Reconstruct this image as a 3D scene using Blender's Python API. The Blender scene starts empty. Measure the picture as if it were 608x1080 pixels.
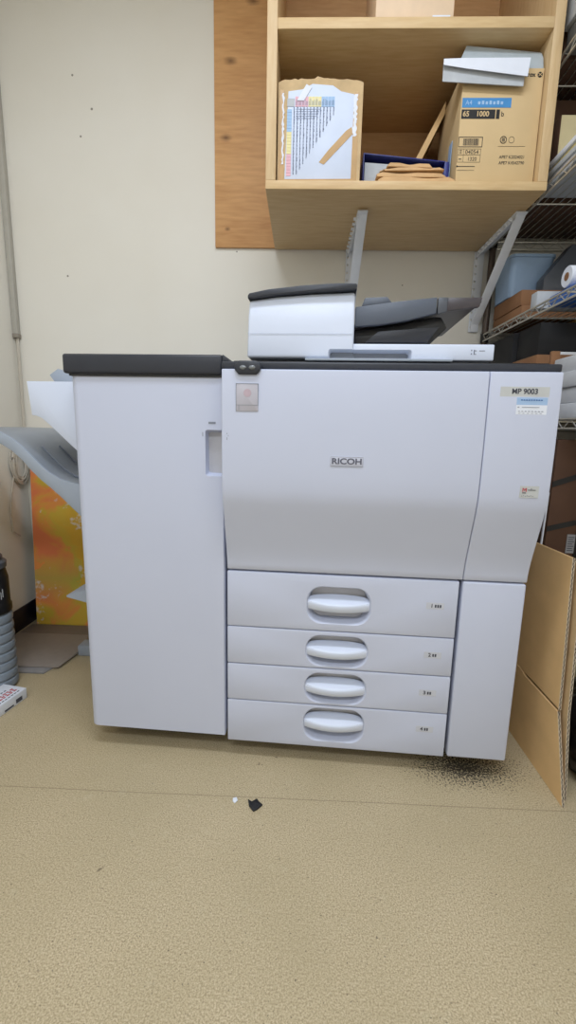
import bpy, bmesh, math, random
from mathutils import Matrix, Vector, noise
random.seed(7)
S = bpy.context.scene
COL = S.collection
PI = math.pi

# ------------------------------------------------------------------ frames
TH = -0.0554                                   # the copier stands slightly turned from the wall
MF = Matrix.Translation((-.16, .92, 0)) @ Matrix.Rotation(TH, 4, 'Z')   # copier frame
WF = Matrix.Identity(4)

def lin(c):
    return tuple(((v/255)/12.92 if v/255 <= .04045 else ((v/255+.055)/1.055)**2.4) for v in c) + (1,)

# ------------------------------------------------------------------ materials
MATS = {}
def mat(name, rgb, rough=.5, metal=0, var=.04, scale=30, bump=0, bscale=200, trans=0, coat=0, spec=.5):
    if name in MATS: return MATS[name]
    m = bpy.data.materials.new(name); m.use_nodes = True
    nt = m.node_tree; b = nt.nodes['Principled BSDF']
    b.inputs['Roughness'].default_value = rough; b.inputs['Metallic'].default_value = metal
    b.inputs['Transmission Weight'].default_value = trans; b.inputs['Coat Weight'].default_value = coat
    b.inputs['Specular IOR Level'].default_value = spec
    tc = nt.nodes.new('ShaderNodeTexCoord')
    n = nt.nodes.new('ShaderNodeTexNoise'); n.inputs['Scale'].default_value = scale; n.inputs['Detail'].default_value = 4
    nt.links.new(tc.outputs['Object'], n.inputs['Vector'])
    r = nt.nodes.new('ShaderNodeValToRGB'); c = lin(rgb)
    r.color_ramp.elements[0].position = .3; r.color_ramp.elements[1].position = .7
    r.color_ramp.elements[0].color = tuple(v*(1-var) for v in c[:3])+(1,)
    r.color_ramp.elements[1].color = tuple(min(1, v*(1+var)) for v in c[:3])+(1,)
    nt.links.new(n.outputs['Fac'], r.inputs['Fac']); nt.links.new(r.outputs['Color'], b.inputs['Base Color'])
    if bump:
        n2 = nt.nodes.new('ShaderNodeTexNoise'); n2.inputs['Scale'].default_value = bscale
        nt.links.new(tc.outputs['Object'], n2.inputs['Vector'])
        bp = nt.nodes.new('ShaderNodeBump'); bp.inputs['Strength'].default_value = bump; bp.inputs['Distance'].default_value = .002
        nt.links.new(n2.outputs['Fac'], bp.inputs['Height']); nt.links.new(bp.outputs['Normal'], b.inputs['Normal'])
    MATS[name] = m
    return m

def N(nt, kind, **kw):
    n = nt.nodes.new(kind)
    for k, v in kw.items():
        if k in n.inputs: n.inputs[k].default_value = v
        else: setattr(n, k, v)
    return n
def mth(nt, op, a, b=None, c=None):
    n = nt.nodes.new('ShaderNodeMath'); n.operation = op
    for i, v in enumerate((a, b, c)):
        if v is None: continue
        if isinstance(v, (int, float)): n.inputs[i].default_value = v
        else: nt.links.new(v, n.inputs[i])
    return n.outputs[0]
def mixc(nt, f, a, b):
    n = nt.nodes.new('ShaderNodeMix'); n.data_type = 'RGBA'
    if isinstance(f, (int, float)): n.inputs[0].default_value = f
    else: nt.links.new(f, n.inputs[0])
    for i, v in ((6, a), (7, b)):
        if isinstance(v, tuple): n.inputs[i].default_value = v
        else: nt.links.new(v, n.inputs[i])
    return n.outputs[2]
def ramp(nt, f, stops):
    r = nt.nodes.new('ShaderNodeValToRGB'); e = r.color_ramp.elements
    e[0].position, e[0].color = stops[0]; e[1].position, e[1].color = stops[-1]
    for p, c in stops[1:-1]:
        k = e.new(p); k.color = c
    nt.links.new(f, r.inputs['Fac']); return r.outputs['Color']

def wood(name, light, dark, axis='X', scale=7, rough=.5, knots=(), contrast=1.0):
    """procedural board: long streaks along `axis`, soft cathedral bands and knots"""
    m = bpy.data.materials.new(name); m.use_nodes = True; nt = m.node_tree; b = nt.nodes['Principled BSDF']
    b.inputs['Roughness'].default_value = rough
    g = N(nt, 'ShaderNodeNewGeometry'); mp = N(nt, 'ShaderNodeMapping')
    s = {'X': (.12, 1, 1), 'Y': (1, .12, 1), 'Z': (1, 1, .12)}[axis]
    mp.inputs['Scale'].default_value = s
    nt.links.new(g.outputs['Position'], mp.inputs['Vector'])
    n1 = N(nt, 'ShaderNodeTexNoise', Scale=scale, Detail=3, Distortion=.6); nt.links.new(mp.outputs[0], n1.inputs['Vector'])
    n2 = N(nt, 'ShaderNodeTexNoise', Scale=scale*22, Detail=6); nt.links.new(mp.outputs[0], n2.inputs['Vector'])
    w = mth(nt, 'SINE', mth(nt, 'MULTIPLY', n1.outputs['Fac'], 34))
    f = mth(nt, 'ADD', mth(nt, 'MULTIPLY', w, .035*contrast), mth(nt, 'MULTIPLY', n2.outputs['Fac'], .8))
    f = mth(nt, 'ADD', f, mth(nt, 'MULTIPLY', n1.outputs['Fac'], .45))
    colr = ramp(nt, f, [(.30, lin(dark)), (.80, lin(light))])
    for (kx, kz, kr) in knots:
        sp = N(nt, 'ShaderNodeSeparateXYZ'); nt.links.new(g.outputs['Position'], sp.inputs[0])
        dx = mth(nt, 'MULTIPLY', mth(nt, 'SUBTRACT', sp.outputs[0], kx), .6)
        dz = mth(nt, 'SUBTRACT', sp.outputs[2], kz)
        d = mth(nt, 'SQRT', mth(nt, 'ADD', mth(nt, 'MULTIPLY', dx, dx), mth(nt, 'MULTIPLY', dz, dz)))
        d = mth(nt, 'ADD', d, mth(nt, 'MULTIPLY', n2.outputs['Fac'], kr*.9))
        k = mth(nt, 'SMOOTH_MIN', mth(nt, 'DIVIDE', d, kr*2.2), 1.0, .2)
        kf = mth(nt, 'SUBTRACT', 1.0, k); kf = mth(nt, 'MAXIMUM', kf, 0.0)
        colr = mixc(nt, kf, colr, lin((88, 52, 26)))
    nt.links.new(colr, b.inputs['Base Color'])
    bp = N(nt, 'ShaderNodeBump', Strength=.12, Distance=.002); nt.links.new(n2.outputs['Fac'], bp.inputs['Height'])
    nt.links.new(bp.outputs[0], b.inputs['Normal'])
    MATS[name] = m
    return m

def floor_mat():
    m = bpy.data.materials.new('vinyl_floor'); m.use_nodes = True; nt = m.node_tree; b = nt.nodes['Principled BSDF']
    b.inputs['Roughness'].default_value = .5; b.inputs['Specular IOR Level'].default_value = .3
    g = N(nt, 'ShaderNodeNewGeometry'); P = g.outputs['Position']
    n1 = N(nt, 'ShaderNodeTexNoise', Scale=330, Detail=6, Roughness=.7); n2 = N(nt, 'ShaderNodeTexNoise', Scale=3.2, Detail=5)
    n3 = N(nt, 'ShaderNodeTexNoise', Scale=620, Detail=2); n4 = N(nt, 'ShaderNodeTexVoronoi', Scale=260)
    n5 = N(nt, 'ShaderNodeTexNoise', Scale=26, Detail=6)
    for n in (n1, n2, n3, n4, n5): nt.links.new(P, n.inputs['Vector'])
    c = ramp(nt, n1.outputs['Fac'], [(.36, lin((146, 130, 102))), (.5, lin((190, 173, 140))), (.64, lin((216, 201, 170)))])
    c = mixc(nt, ramp(nt, n3.outputs['Fac'], [(.56, (0,0,0,1)), (.70, (.45,.45,.45,1))]), c, lin((128, 114, 86)))
    c = mixc(nt, ramp(nt, n2.outputs['Fac'], [(.35, (0,0,0,1)), (.75, (.5,.5,.5,1))]), c, lin((164, 150, 116)))
    c = mixc(nt, ramp(nt, n5.outputs['Fac'], [(.60, (0,0,0,1)), (.78, (.25,.25,.25,1))]), c, lin((204, 194, 164)))
    # scattered dark scuffs
    sc = N(nt, 'ShaderNodeTexNoise', Scale=34, Detail=2); nt.links.new(P, sc.inputs['Vector'])
    c = mixc(nt, ramp(nt, sc.outputs['Fac'], [(.735, (0,0,0,1)), (.77, (.6,.6,.6,1))]), c, lin((88, 72, 58)))
    sp = N(nt, 'ShaderNodeSeparateXYZ'); nt.links.new(P, sp.inputs[0])
    X, Y = sp.outputs[0], sp.outputs[1]
    # spilled toner under the copier's front right corner
    dx = mth(nt, 'MULTIPLY', mth(nt, 'SUBTRACT', X, .50), .62); dy = mth(nt, 'MULTIPLY', mth(nt, 'SUBTRACT', Y, .915), 1.25)
    d = mth(nt, 'SQRT', mth(nt, 'ADD', mth(nt, 'MULTIPLY', dx, dx), mth(nt, 'MULTIPLY', dy, dy)))
    near = mth(nt, 'SUBTRACT', 1.0, mth(nt, 'DIVIDE', d, .135)); near = mth(nt, 'MAXIMUM', near, 0.0)
    spk = N(nt, 'ShaderNodeTexNoise', Scale=210, Detail=4); nt.links.new(P, spk.inputs['Vector'])
    t = mth(nt, 'ADD', spk.outputs['Fac'], mth(nt, 'MULTIPLY', near, .33))
    c = mixc(nt, ramp(nt, t, [(.64, (0,0,0,1)), (.76, (.92,.92,.92,1))]), c, lin((22, 20, 22)))
    # sheet seam
    wob = mth(nt, 'MULTIPLY', mth(nt, 'SUBTRACT', n2.outputs['Fac'], .5), .006)
    ds = mth(nt, 'ABSOLUTE', mth(nt, 'SUBTRACT', mth(nt, 'ADD', Y, wob), .781))
    seam = mth(nt, 'LESS_THAN', ds, .0012)
    c = mixc(nt, mth(nt, 'MULTIPLY', seam, .42), c, lin((96, 80, 62)))
    nt.links.new(c, b.inputs['Base Color'])
    bp = N(nt, 'ShaderNodeBump', Strength=.10, Distance=.0006); nt.links.new(n1.outputs['Fac'], bp.inputs['Height'])
    nt.links.new(bp.outputs[0], b.inputs['Normal'])
    return m

def wall_mat():
    m = bpy.data.materials.new('cream_wallpaper'); m.use_nodes = True; nt = m.node_tree; b = nt.nodes['Principled BSDF']
    b.inputs['Roughness'].default_value = .75; b.inputs['Specular IOR Level'].default_value = .25
    g = N(nt, 'ShaderNodeNewGeometry'); P = g.outputs['Position']
    n1 = N(nt, 'ShaderNodeTexNoise', Scale=2.2, Detail=3); n2 = N(nt, 'ShaderNodeTexNoise', Scale=420, Detail=2)
    for n in (n1, n2): nt.links.new(P, n.inputs['Vector'])
    c = ramp(nt, n1.outputs['Fac'], [(.3, lin((236, 231, 219))), (.7, lin((240, 236, 226)))])
    sp = N(nt, 'ShaderNodeSeparateXYZ'); nt.links.new(P, sp.inputs[0])
    for (x, z, r) in ((-.905, 2.245, .004), (-.835, 2.130, .0045), (-.885, 2.035, .004), (-.972, 1.52, .004), (.42, 1.50, .003), (-.262, 1.62, .003)):
        dx = mth(nt, 'SUBTRACT', sp.outputs[0], x); dz = mth(nt, 'SUBTRACT', sp.outputs[2], z)
        d = mth(nt, 'SQRT', mth(nt, 'ADD', mth(nt, 'MULTIPLY', dx, dx), mth(nt, 'MULTIPLY', dz, dz)))
        c = mixc(nt, mth(nt, 'MULTIPLY', mth(nt, 'LESS_THAN', d, r), .7), c, lin((90, 76, 60)))
    nt.links.new(c, b.inputs['Base Color'])
    bp = N(nt, 'ShaderNodeBump', Strength=.3, Distance=.001); nt.links.new(n2.outputs['Fac'], bp.inputs['Height'])
    nt.links.new(bp.outputs[0], b.inputs['Normal'])
    return m

def painting_mat():
    m = bpy.data.materials.new('orange_yellow_paint'); m.use_nodes = True; nt = m.node_tree; b = nt.nodes['Principled BSDF']
    b.inputs['Roughness'].default_value = .6
    g = N(nt, 'ShaderNodeNewGeometry'); P = g.outputs['Position']
    n1 = N(nt, 'ShaderNodeTexNoise', Scale=5.0, Detail=6, Distortion=.8); n2 = N(nt, 'ShaderNodeTexNoise', Scale=6, Detail=8, Roughness=.7)
    n3 = N(nt, 'ShaderNodeTexNoise', Scale=60, Detail=4)
    for n in (n1, n2, n3): nt.links.new(P, n.inputs['Vector'])
    sp = N(nt, 'ShaderNodeSeparateXYZ'); nt.links.new(P, sp.inputs[0])
    f = mth(nt, 'ADD', n1.outputs['Fac'], mth(nt, 'MULTIPLY', mth(nt, 'SUBTRACT', sp.outputs[0], -1.1), -.8))
    c = ramp(nt, f, [(.30, lin((236, 186, 60))), (.42, lin((226, 192, 70))), (.48, lin((246, 164, 80))), (.58, lin((248, 140, 90)))])
    green = mth(nt, 'SUBTRACT', 1.0, mth(nt, 'DIVIDE', mth(nt, 'ABSOLUTE', mth(nt, 'SUBTRACT', sp.outputs[2], .22)), .12))
    green = mth(nt, 'MULTIPLY', mth(nt, 'MAXIMUM', green, 0.0), mth(nt, 'GREATER_THAN', n1.outputs['Fac'], .47))
    c = mixc(nt, mth(nt, 'MULTIPLY', green, .7), c, lin((188, 190, 84)))
    wt = mth(nt, 'ADD', mth(nt, 'MULTIPLY', n2.outputs['Fac'], .75), mth(nt, 'MULTIPLY', n3.outputs['Fac'], .35))
    c = mixc(nt, ramp(nt, wt, [(.605, (0,0,0,1)), (.67, (.8,.8,.8,1))]), c, lin((238, 228, 226)))
    nt.links.new(c, b.inputs['Base Color'])
    bp = N(nt, 'ShaderNodeBump', Strength=.5, Distance=.003); nt.links.new(n2.outputs['Fac'], bp.inputs['Height'])
    nt.links.new(bp.outputs[0], b.inputs['Normal'])
    return m

WHITE = mat('copier_white_plastic', (199, 205, 225), .42, var=.012, scale=4, bump=.05, bscale=900)
WHITE2 = mat('feeder_white_plastic', (214, 222, 240), .38, var=.012, scale=4)
LGREY = mat('light_grey_plastic', (158, 167, 180), .45, var=.02)
MGREY = mat('mid_grey_plastic', (132, 138, 150), .45, var=.03)
CHAR = mat('charcoal_plastic', (42, 45, 54), .42, var=.05)
SLATE = mat('slate_plastic', (84, 91, 104), .42, var=.04)
SMOKE = mat('smoked_brown_plastic', (66, 60, 64), .35, var=.15, scale=25)
BLACK = mat('black_plastic', (20, 20, 23), .4, var=.1)
GAP = mat('dark_gap', (34, 34, 40), .7)
RECESS = mat('recess_grey', (190, 190, 196), .5)
INK = mat('dark_ink', (66, 68, 80), .6)
INKBLACK = mat('black_ink', (28, 26, 26), .6)
SILVERINK = mat('silver_ink', (128, 132, 148), .4)
CREAMSTK = mat('cream_sticker', (192, 194, 194), .5)
BLUESTK = mat('blue_sticker', (160, 188, 222), .5)
BLUEINK = mat('blue_ink', (62, 108, 172), .5)
REDINK = mat('red_ink', (186, 84, 92), .5)
PINK = mat('pink_print', (226, 176, 186), .6)
YELLOW = mat('yellow_print', (232, 220, 160), .6)
SKYP = mat('sky_blue_print', (160, 192, 226), .6)
CHARTP = mat('chart_paper', (208, 218, 238), .55, var=.03, scale=14)
PAPER = mat('white_paper', (226, 230, 240), .7, var=.02)
PAPERG = mat('greyish_paper', (184, 188, 192), .7, var=.06)
CARD = mat('tan_cardboard', (228, 190, 136), .8, var=.06, scale=12, bump=.15, bscale=120)
CARDP = mat('printed_carton_board', (212, 184, 138), .8, var=.04, scale=9, bump=.1, bscale=120)
CARDW = mat('worn_carton_board', (200, 172, 130), .85, var=.12, scale=28, bump=.3, bscale=60)
CARDD = mat('brown_cardboard', (138, 98, 66), .85, var=.10, scale=10)
CARDX = mat('dark_brown_cardboard', (86, 60, 44), .85, var=.12, scale=10)
CUTEDGE = mat('corrugated_cut_edge', (176, 158, 138), .9, var=.5, scale=160)
KRAFT = mat('kraft_envelope', (204, 164, 116), .75, var=.08, scale=25)
TAPE = mat('brown_tape', (184, 144, 84), .35, var=.08, scale=30)
NAVY = mat('navy_binder', (34, 44, 120), .4, var=.12, scale=25)
BLUEB = mat('blue_folder_plastic', (34, 96, 176), .4, var=.1)
STEEL = mat('painted_steel', (236, 239, 244), .45, var=.03)
CHROME = mat('rack_chrome', (200, 196, 186), .3, metal=.6, var=.05)
POSTM = mat('rack_post_metal', (84, 72, 64), .45, metal=.3)
BASEB = mat('dark_brown_vinyl', (58, 36, 32), .5, var=.1)
NAVYB = mat('dark_navy_vinyl', (26, 24, 40), .5, var=.1)
BOARDG = mat('grey_board', (152, 142, 134), .6, var=.04, scale=40)
BOARDB = mat('brownish_grey_board', (126, 114, 104), .6, var=.04, scale=40)
BOTTLE = mat('grey_bottle_plastic', (132, 142, 154), .4, var=.03)
CABLE = mat('beige_cable', (206, 198, 184), .5)
CONDUIT = mat('grey_conduit', (186, 182, 172), .5)
CEIL = mat('ceiling_white', (232, 230, 224), .9)
AQUA = mat('pale_blue_plastic', (150, 176, 206), .35, var=.10, scale=12)
DGREYP = mat('dark_grey_plastic', (78, 82, 90), .4, var=.06)
WOOD = wood('birch_veneer', (218, 188, 140), (198, 162, 112), 'X', 5)
WOODZ = wood('birch_veneer_upright', (220, 192, 148), (202, 168, 120), 'Z', 5)
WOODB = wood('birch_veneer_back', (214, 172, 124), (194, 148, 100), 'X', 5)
PLY = wood('knotty_plywood', (222, 172, 116), (194, 140, 86), 'X', 4, knots=((-.284, 2.283, .010), (-.303, 2.025, .009), (-.20, 2.475, .011), (-.298, 1.70, .005)), contrast=1.3)
WALLM = wall_mat(); FLOORM = floor_mat(); PAINTM = painting_mat()

# ------------------------------------------------------------------ mesh helpers
def merge(bm, tmp):
    me = bpy.data.meshes.new('t'); tmp.to_mesh(me); tmp.free(); bm.from_mesh(me); bpy.data.meshes.remove(me)
def box(bm, x0, x1, y0, y1, z0, z1, bev=0, seg=2, M=None):
    t = bmesh.new(); bmesh.ops.create_cube(t, size=1)
    for v in t.verts:
        v.co = Vector(((x0+x1)/2+v.co.x*(x1-x0), (y0+y1)/2+v.co.y*(y1-y0), (z0+z1)/2+v.co.z*(z1-z0)))
    if bev: bmesh.ops.bevel(t, geom=t.edges[:], offset=bev, segments=seg, affect='EDGES', profile=.5)
    if M is not None: t.transform(M)
    merge(bm, t); return bm
def prism(bm, pts, ax, a0, a1, bev=0, seg=2, M=None):
    """pts = 2-D outline in the two other axes, extruded along ax"""
    t = bmesh.new()
    def P(p, a):
        return Vector({'x': (a, p[0], p[1]), 'y': (p[0], a, p[1]), 'z': (p[0], p[1], a)}[ax])
    lo = [t.verts.new(P(p, a0)) for p in pts]; hi = [t.verts.new(P(p, a1)) for p in pts]
    n = len(pts)
    t.faces.new(lo); t.faces.new(hi[::-1])
    for i in range(n): t.faces.new((lo[i], hi[i], hi[(i+1) % n], lo[(i+1) % n]))
    bmesh.ops.recalc_face_normals(t, faces=t.faces[:])
    if bev: bmesh.ops.bevel(t, geom=t.edges[:], offset=bev, segments=seg, affect='EDGES', profile=.5)
    if M is not None: t.transform(M)
    merge(bm, t); return bm
def lathe(bm, prof, c, seg=40, M=None):
    t = bmesh.new(); rings = []
    for r, z in prof:
        rings.append([t.verts.new((c[0]+r*math.cos(2*PI*k/seg), c[1]+r*math.sin(2*PI*k/seg), c[2]+z)) for k in range(seg)])
    for a, b in zip(rings, rings[1:]):
        for k in range(seg): t.faces.new((a[k], a[(k+1) % seg], b[(k+1) % seg], b[k]))
    t.faces.new(rings[0][::-1]); t.faces.new(rings[-1])
    bmesh.ops.recalc_face_normals(t, faces=t.faces[:])
    if M is not None: t.transform(M)
    merge(bm, t); return bm
def tube(bm, pts, r, seg=8):
    t = bmesh.new(); pts = [Vector(p) for p in pts]; rings = []
    up = Vector((.13, .21, .97)).normalized()
    for i, p in enumerate(pts):
        d = (pts[min(i+1, len(pts)-1)]-pts[max(i-1, 0)]).normalized()
        u = d.cross(up)
        if u.length < .05: u = d.cross(Vector((1, 0, 0)))
        u.normalize(); w = d.cross(u)
        rings.append([t.verts.new(p+r*(math.cos(2*PI*k/seg)*u+math.sin(2*PI*k/seg)*w)) for k in range(seg)])
    for a, b in zip(rings, rings[1:]):
        for k in range(seg): t.faces.new((a[k], a[(k+1) % seg], b[(k+1) % seg], b[k]))
    t.faces.new(rings[0][::-1]); t.faces.new(rings[-1])
    bmesh.ops.recalc_face_normals(t, faces=t.faces[:])
    merge(bm, t); return bm
def rrect(x0, x1, z0, z1, r, n=6):
    out = []
    for cx, cz, a in ((x1-r, z1-r, 0), (x0+r, z1-r, 90), (x0+r, z0+r, 180), (x1-r, z0+r, 270)):
        for k in range(n+1):
            t = math.radians(a+90*k/n); out.append((cx+r*math.cos(t), cz+r*math.sin(t)))
    return out
def loft(bm, loops, cap=True):
    t = bmesh.new(); R = [[t.verts.new(p) for p in L] for L in loops]
    for a, b in zip(R, R[1:]):
        n = len(a)
        for k in range(n): t.faces.new((a[k], a[(k+1) % n], b[(k+1) % n], b[k]))
    if cap: t.faces.new(R[0][::-1]); t.faces.new(R[-1])
    bmesh.ops.recalc_face_normals(t, faces=t.faces[:])
    merge(bm, t); return bm
def BM(): return bmesh.new()
def cut(bm, cutter):
    """boolean difference, both given as bmesh"""
    def mk(b):
        me = bpy.data.meshes.new('t'); b.to_mesh(me); b.free(); o = bpy.data.objects.new('t', me); COL.objects.link(o); return o
    a, b = mk(bm), mk(cutter)
    md = a.modifiers.new('b', 'BOOLEAN'); md.object = b; md.operation = 'DIFFERENCE'; md.solver = 'EXACT'
    dg = bpy.context.evaluated_depsgraph_get(); me = bpy.data.meshes.new_from_object(a.evaluated_get(dg))
    out = bmesh.new(); out.from_mesh(me)
    for o in (a, b): bpy.data.objects.remove(o)
    bpy.data.meshes.remove(me)
    return out
def root_of(o):
    while o.parent: o = o.parent
    return o
def mesh_of(name, bm, m, M=None, smooth=35):
    if M is not None: bm.transform(M)
    me = bpy.data.meshes.new(name); bm.to_mesh(me); bm.free()
    for x in (m if isinstance(m, (list, tuple)) else [m]): me.materials.append(x)
    if smooth:
        me.polygons.foreach_set('use_smooth', [True]*len(me.polygons))
        me.set_sharp_from_angle(angle=math.radians(smooth))
    return me
def obj(name, bm, m, parent=None, F=WF, smooth=35, label=None):
    """link ONE mesh object; vertices are given in frame F"""
    M = F
    if parent is not None: M = root_mats[root_of(parent).name].inverted() @ F
    o = bpy.data.objects.new(name, mesh_of(name, bm, m, M, smooth)); COL.objects.link(o)
    if parent is not None: o.parent = parent
    if label: o['label'] = label
    return o
root_mats = {}
def thing(name, label, cat, M=None, loc=None, group=None):
    o = bpy.data.objects.new(name, None); COL.objects.link(o)
    if M is None: M = Matrix.Translation(loc)
    o.matrix_world = M; root_mats[o.name] = M.copy(); o.empty_display_size = .05
    o['label'] = label; o['category'] = cat
    if group: o['group'] = group
    return o
def single(name, bm, m, label, cat, F=WF, group=None, smooth=35, origin=None):
    """a thing that is one mesh, origin at its base centre"""
    bm.transform(F)
    xs = [v.co for v in bm.verts]
    c = Vector(((min(v.x for v in xs)+max(v.x for v in xs))/2, (min(v.y for v in xs)+max(v.y for v in xs))/2, min(v.z for v in xs)))
    o = bpy.data.objects.new(name, mesh_of(name, bm, m, Matrix.Translation(-c), smooth)); COL.objects.link(o)
    o.location = c; root_mats[o.name] = Matrix.Translation(c)
    o['label'] = label; o['category'] = cat
    if group: o['group'] = group
    return o
def struct(name, bm, m):
    o = obj(name, bm, m); o['kind'] = 'structure'; return o
def text_bm(s, size, x, z, y, ax='xz', align='CENTER', depth=.0003, bold=0, sx=1, rot=0):
    """lettering standing in the x-z plane facing -y (ax='xz') or lying facing up (ax='xy')"""
    cu = bpy.data.curves.new('t', 'FONT'); cu.body = s; cu.size = size; cu.align_x = align; cu.align_y = 'CENTER'
    cu.extrude = depth; cu.offset = bold
    o = bpy.data.objects.new('t', cu); COL.objects.link(o)
    dg = bpy.context.evaluated_depsgraph_get(); me = bpy.data.meshes.new_from_object(o.evaluated_get(dg))
    b = bmesh.new(); b.from_mesh(me); bpy.data.objects.remove(o); bpy.data.meshes.remove(me)
    b.transform(Matrix.Diagonal((sx, 1, 1, 1)))
    if rot: b.transform(Matrix.Rotation(rot, 4, 'Z'))
    if ax == 'xz': b.transform(Matrix.Translation((x, y, z)) @ Matrix.Rotation(PI/2, 4, 'X'))
    else: b.transform(Matrix.Translation((x, z, y)))
    return b
def marks(rects, y, d=.0004):
    b = BM()
    for x0, x1, z0, z1 in rects: box(b, x0, x1, y-d, y+d, z0, z1)
    return b

# ------------------------------------------------------------------ the room
RX0, RX1, RY0, RY1, RH = -1.215, 1.26, -2.6, 1.796, 2.72
b = BM(); box(b, RX0-.1, RX1+.1, RY0-.1, RY1+.1, -.1, 0); struct('floor', b, FLOORM)
b = BM(); box(b, RX0-.1, RX1+.1, RY1, RY1+.1, 0, RH); struct('wall_back', b, WALLM)
b = BM(); box(b, RX0-.1, RX0, RY0, RY1, 0, RH); struct('wall_left', b, WALLM)
b = BM(); box(b, RX1, RX1+.1, RY0, RY1, 0, RH); struct('wall_right', b, WALLM)
b = BM(); box(b, RX0-.1, RX1+.1, RY0-.1, RY0, 0, RH); struct('wall_front', b, WALLM)
b = BM(); box(b, RX0-.1, RX1+.1, RY0-.1, RY1+.1, RH, RH+.1); struct('ceiling', b, CEIL)
b = BM(); box(b, RX0, RX0+.014, -1.0, 1.60, 0, .078, .002); struct('baseboard_left', b, BASEB)
b = BM(); box(b, RX0, RX0+.006, 1.60, 1.7955, .0, .10, .001); struct('baseboard_corner', b, NAVYB)
b = BM(); box(b, RX0+.0065, -.6, 1.788, 1.7955, 0, .10, .001); struct('baseboard_back', b, NAVYB)

# conduit in the corner with the cable hanging out of it
t = thing('wall_conduit', 'thin grey conduit running down the left corner of the room', 'conduit', loc=(-1.203, 1.784, 1.28))
b = BM(); box(b, -1.2148, -1.192, 1.772, 1.7955, 1.275, 2.715, .003); obj('channel', b, CONDUIT, t)
b = BM(); box(b, -1.2148, -1.190, 1.770, 1.7955, 1.268, 1.285, .002); obj('end_cap', b, mat('conduit_end', (150, 142, 130), .5), t)
b = BM()
pts = [(-1.203, 1.784, 1.268), (-1.2025, 1.783, 1.15), (-1.204, 1.782, 1.0), (-1.203, 1.780, .85), (-1.202, 1.765, .78)]
tube(b, pts, .0035); pts2 = [(p[0]+.006, p[1]-.002, p[2]) for p in pts]; tube(b, pts2, .0025)
single('hanging_cable', b, CABLE, 'thin pale cable dropping from the grey conduit in the corner', 'cable')
b = BM()
for k in range(15):
    r = .050+.005*(k % 5); off = .003*(k % 3)
    a0 = random.random()
    tube(b, [(-1.2080+off+.003*math.sin(3*a+k), 1.735+r*.82*math.cos(a)+.006*math.sin(a0*6+k), .738+r*1.2*math.sin(a)-.004*(k % 3)) for a in [2*PI*i/28 for i in range(29)]], .0028, 6)
tube(b, [(-1.206, 1.69, .70), (-1.209, 1.668, .62), (-1.210, 1.65, .54), (-1.209, 1.655, .45), (-1.209, 1.70, .42)], .0028, 6)
single('coiled_cable', b, CABLE, 'coil of pale cable hanging on the wall beneath the grey output tray', 'cable')

# ------------------------------------------------------------------ plywood board and cabinet on the wall
b = BM(); box(b, -.348, .700, 1.784, 1.7955, 1.632, 2.712, .001)
single('plywood_panel', b, PLY, 'knotty brown plywood panel fixed to the wall behind the open cabinet', 'wooden panel')

cab = thing('wall_cabinet', 'open birch wall cabinet with two shelves hung above the copier', 'cabinet', loc=(.315, 1.55, 1.625))
b = BM(); box(b, -.105, -.075, 1.320, 1.782, 1.6492, 2.62, .0012); obj('side_panel', b, WOODZ, cab)
b = BM(); box(b, .707, .736, 1.320, 1.782, 1.6492, 2.62, .0012); obj('side_panel', b, WOODZ, cab)
b = BM(); box(b, -.105, .736, 1.320, 1.782, 1.625, 1.649, .0012); obj('bottom_board', b, WOOD, cab)
b = BM(); box(b, -.0748, .7068, 1.320, 1.774, 2.038, 2.066, .0012); obj('shelf_board', b, WOOD, cab)
b = BM(); box(b, -.105, .736, 1.320, 1.782, 2.620, 2.645, .0012); obj('top_board', b, WOOD, cab)
b = BM(); box(b, -.0748, .7068, 1.7745, 1.782, 1.6492, 2.6198); obj('back_panel', b, WOODB, cab)

def bracket(xc, label):
    t = thing('shelf_bracket', label, 'bracket', loc=(xc, 1.79, 1.32), group='steel brackets under the wall cabinet')
    w = .016
    b = BM(); box(b, xc-w, xc+w, 1.445, 1.783, 1.6195, 1.6245, .0008)
    box(b, xc-w, xc-w+.003, 1.445, 1.783, 1.603, 1.6195)
    h = BM()
    for k in range(8): box(h, xc-w-.01, xc-w+.008, 1.475+k*.038, 1.483+k*.038, 1.607, 1.614)
    b = cut(b, h); obj('arm', b, STEEL, t)
    b = BM(); box(b, xc-w-.006, xc+w, 1.7875, 1.7925, 1.32, 1.6240, .0008)
    h = BM()
    for k in range(10): box(h, xc-w-.002, xc-w+.005, 1.77, 1.80, 1.335+k*.029, 1.343+k*.029)
    b = cut(b, h); obj('upright', b, STEEL, t)
    # strut: flat strip bent at both ends
    prof = [(1.435, 1.6188), (1.450, 1.6165), (1.783, 1.352), (1.786, 1.325)]
    out = [(y, z) for y, z in prof] + [(y-.003, z-.004) for y, z in prof[::-1]]
    b = BM(); prism(b, out, 'x', xc-w, xc+w, .0006); box(b, xc-w, xc-w+.003, 0, 1, 0, 0.0001) if False else None
    obj('strut', b, STEEL, t)
    b = BM()
    for yy, zz in ((1.47, 1.6185),):
        lathe(b, [(.005, -.004), (.005, 0), (.003, .0008)], (xc, yy, zz), 12)
    obj('screw', b, MGREY, t)
bracket(.206, 'slotted grey steel bracket rising behind the document feeder')
bracket(.722, 'slotted grey steel bracket at right end of cabinet beside the wire rack')

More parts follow.
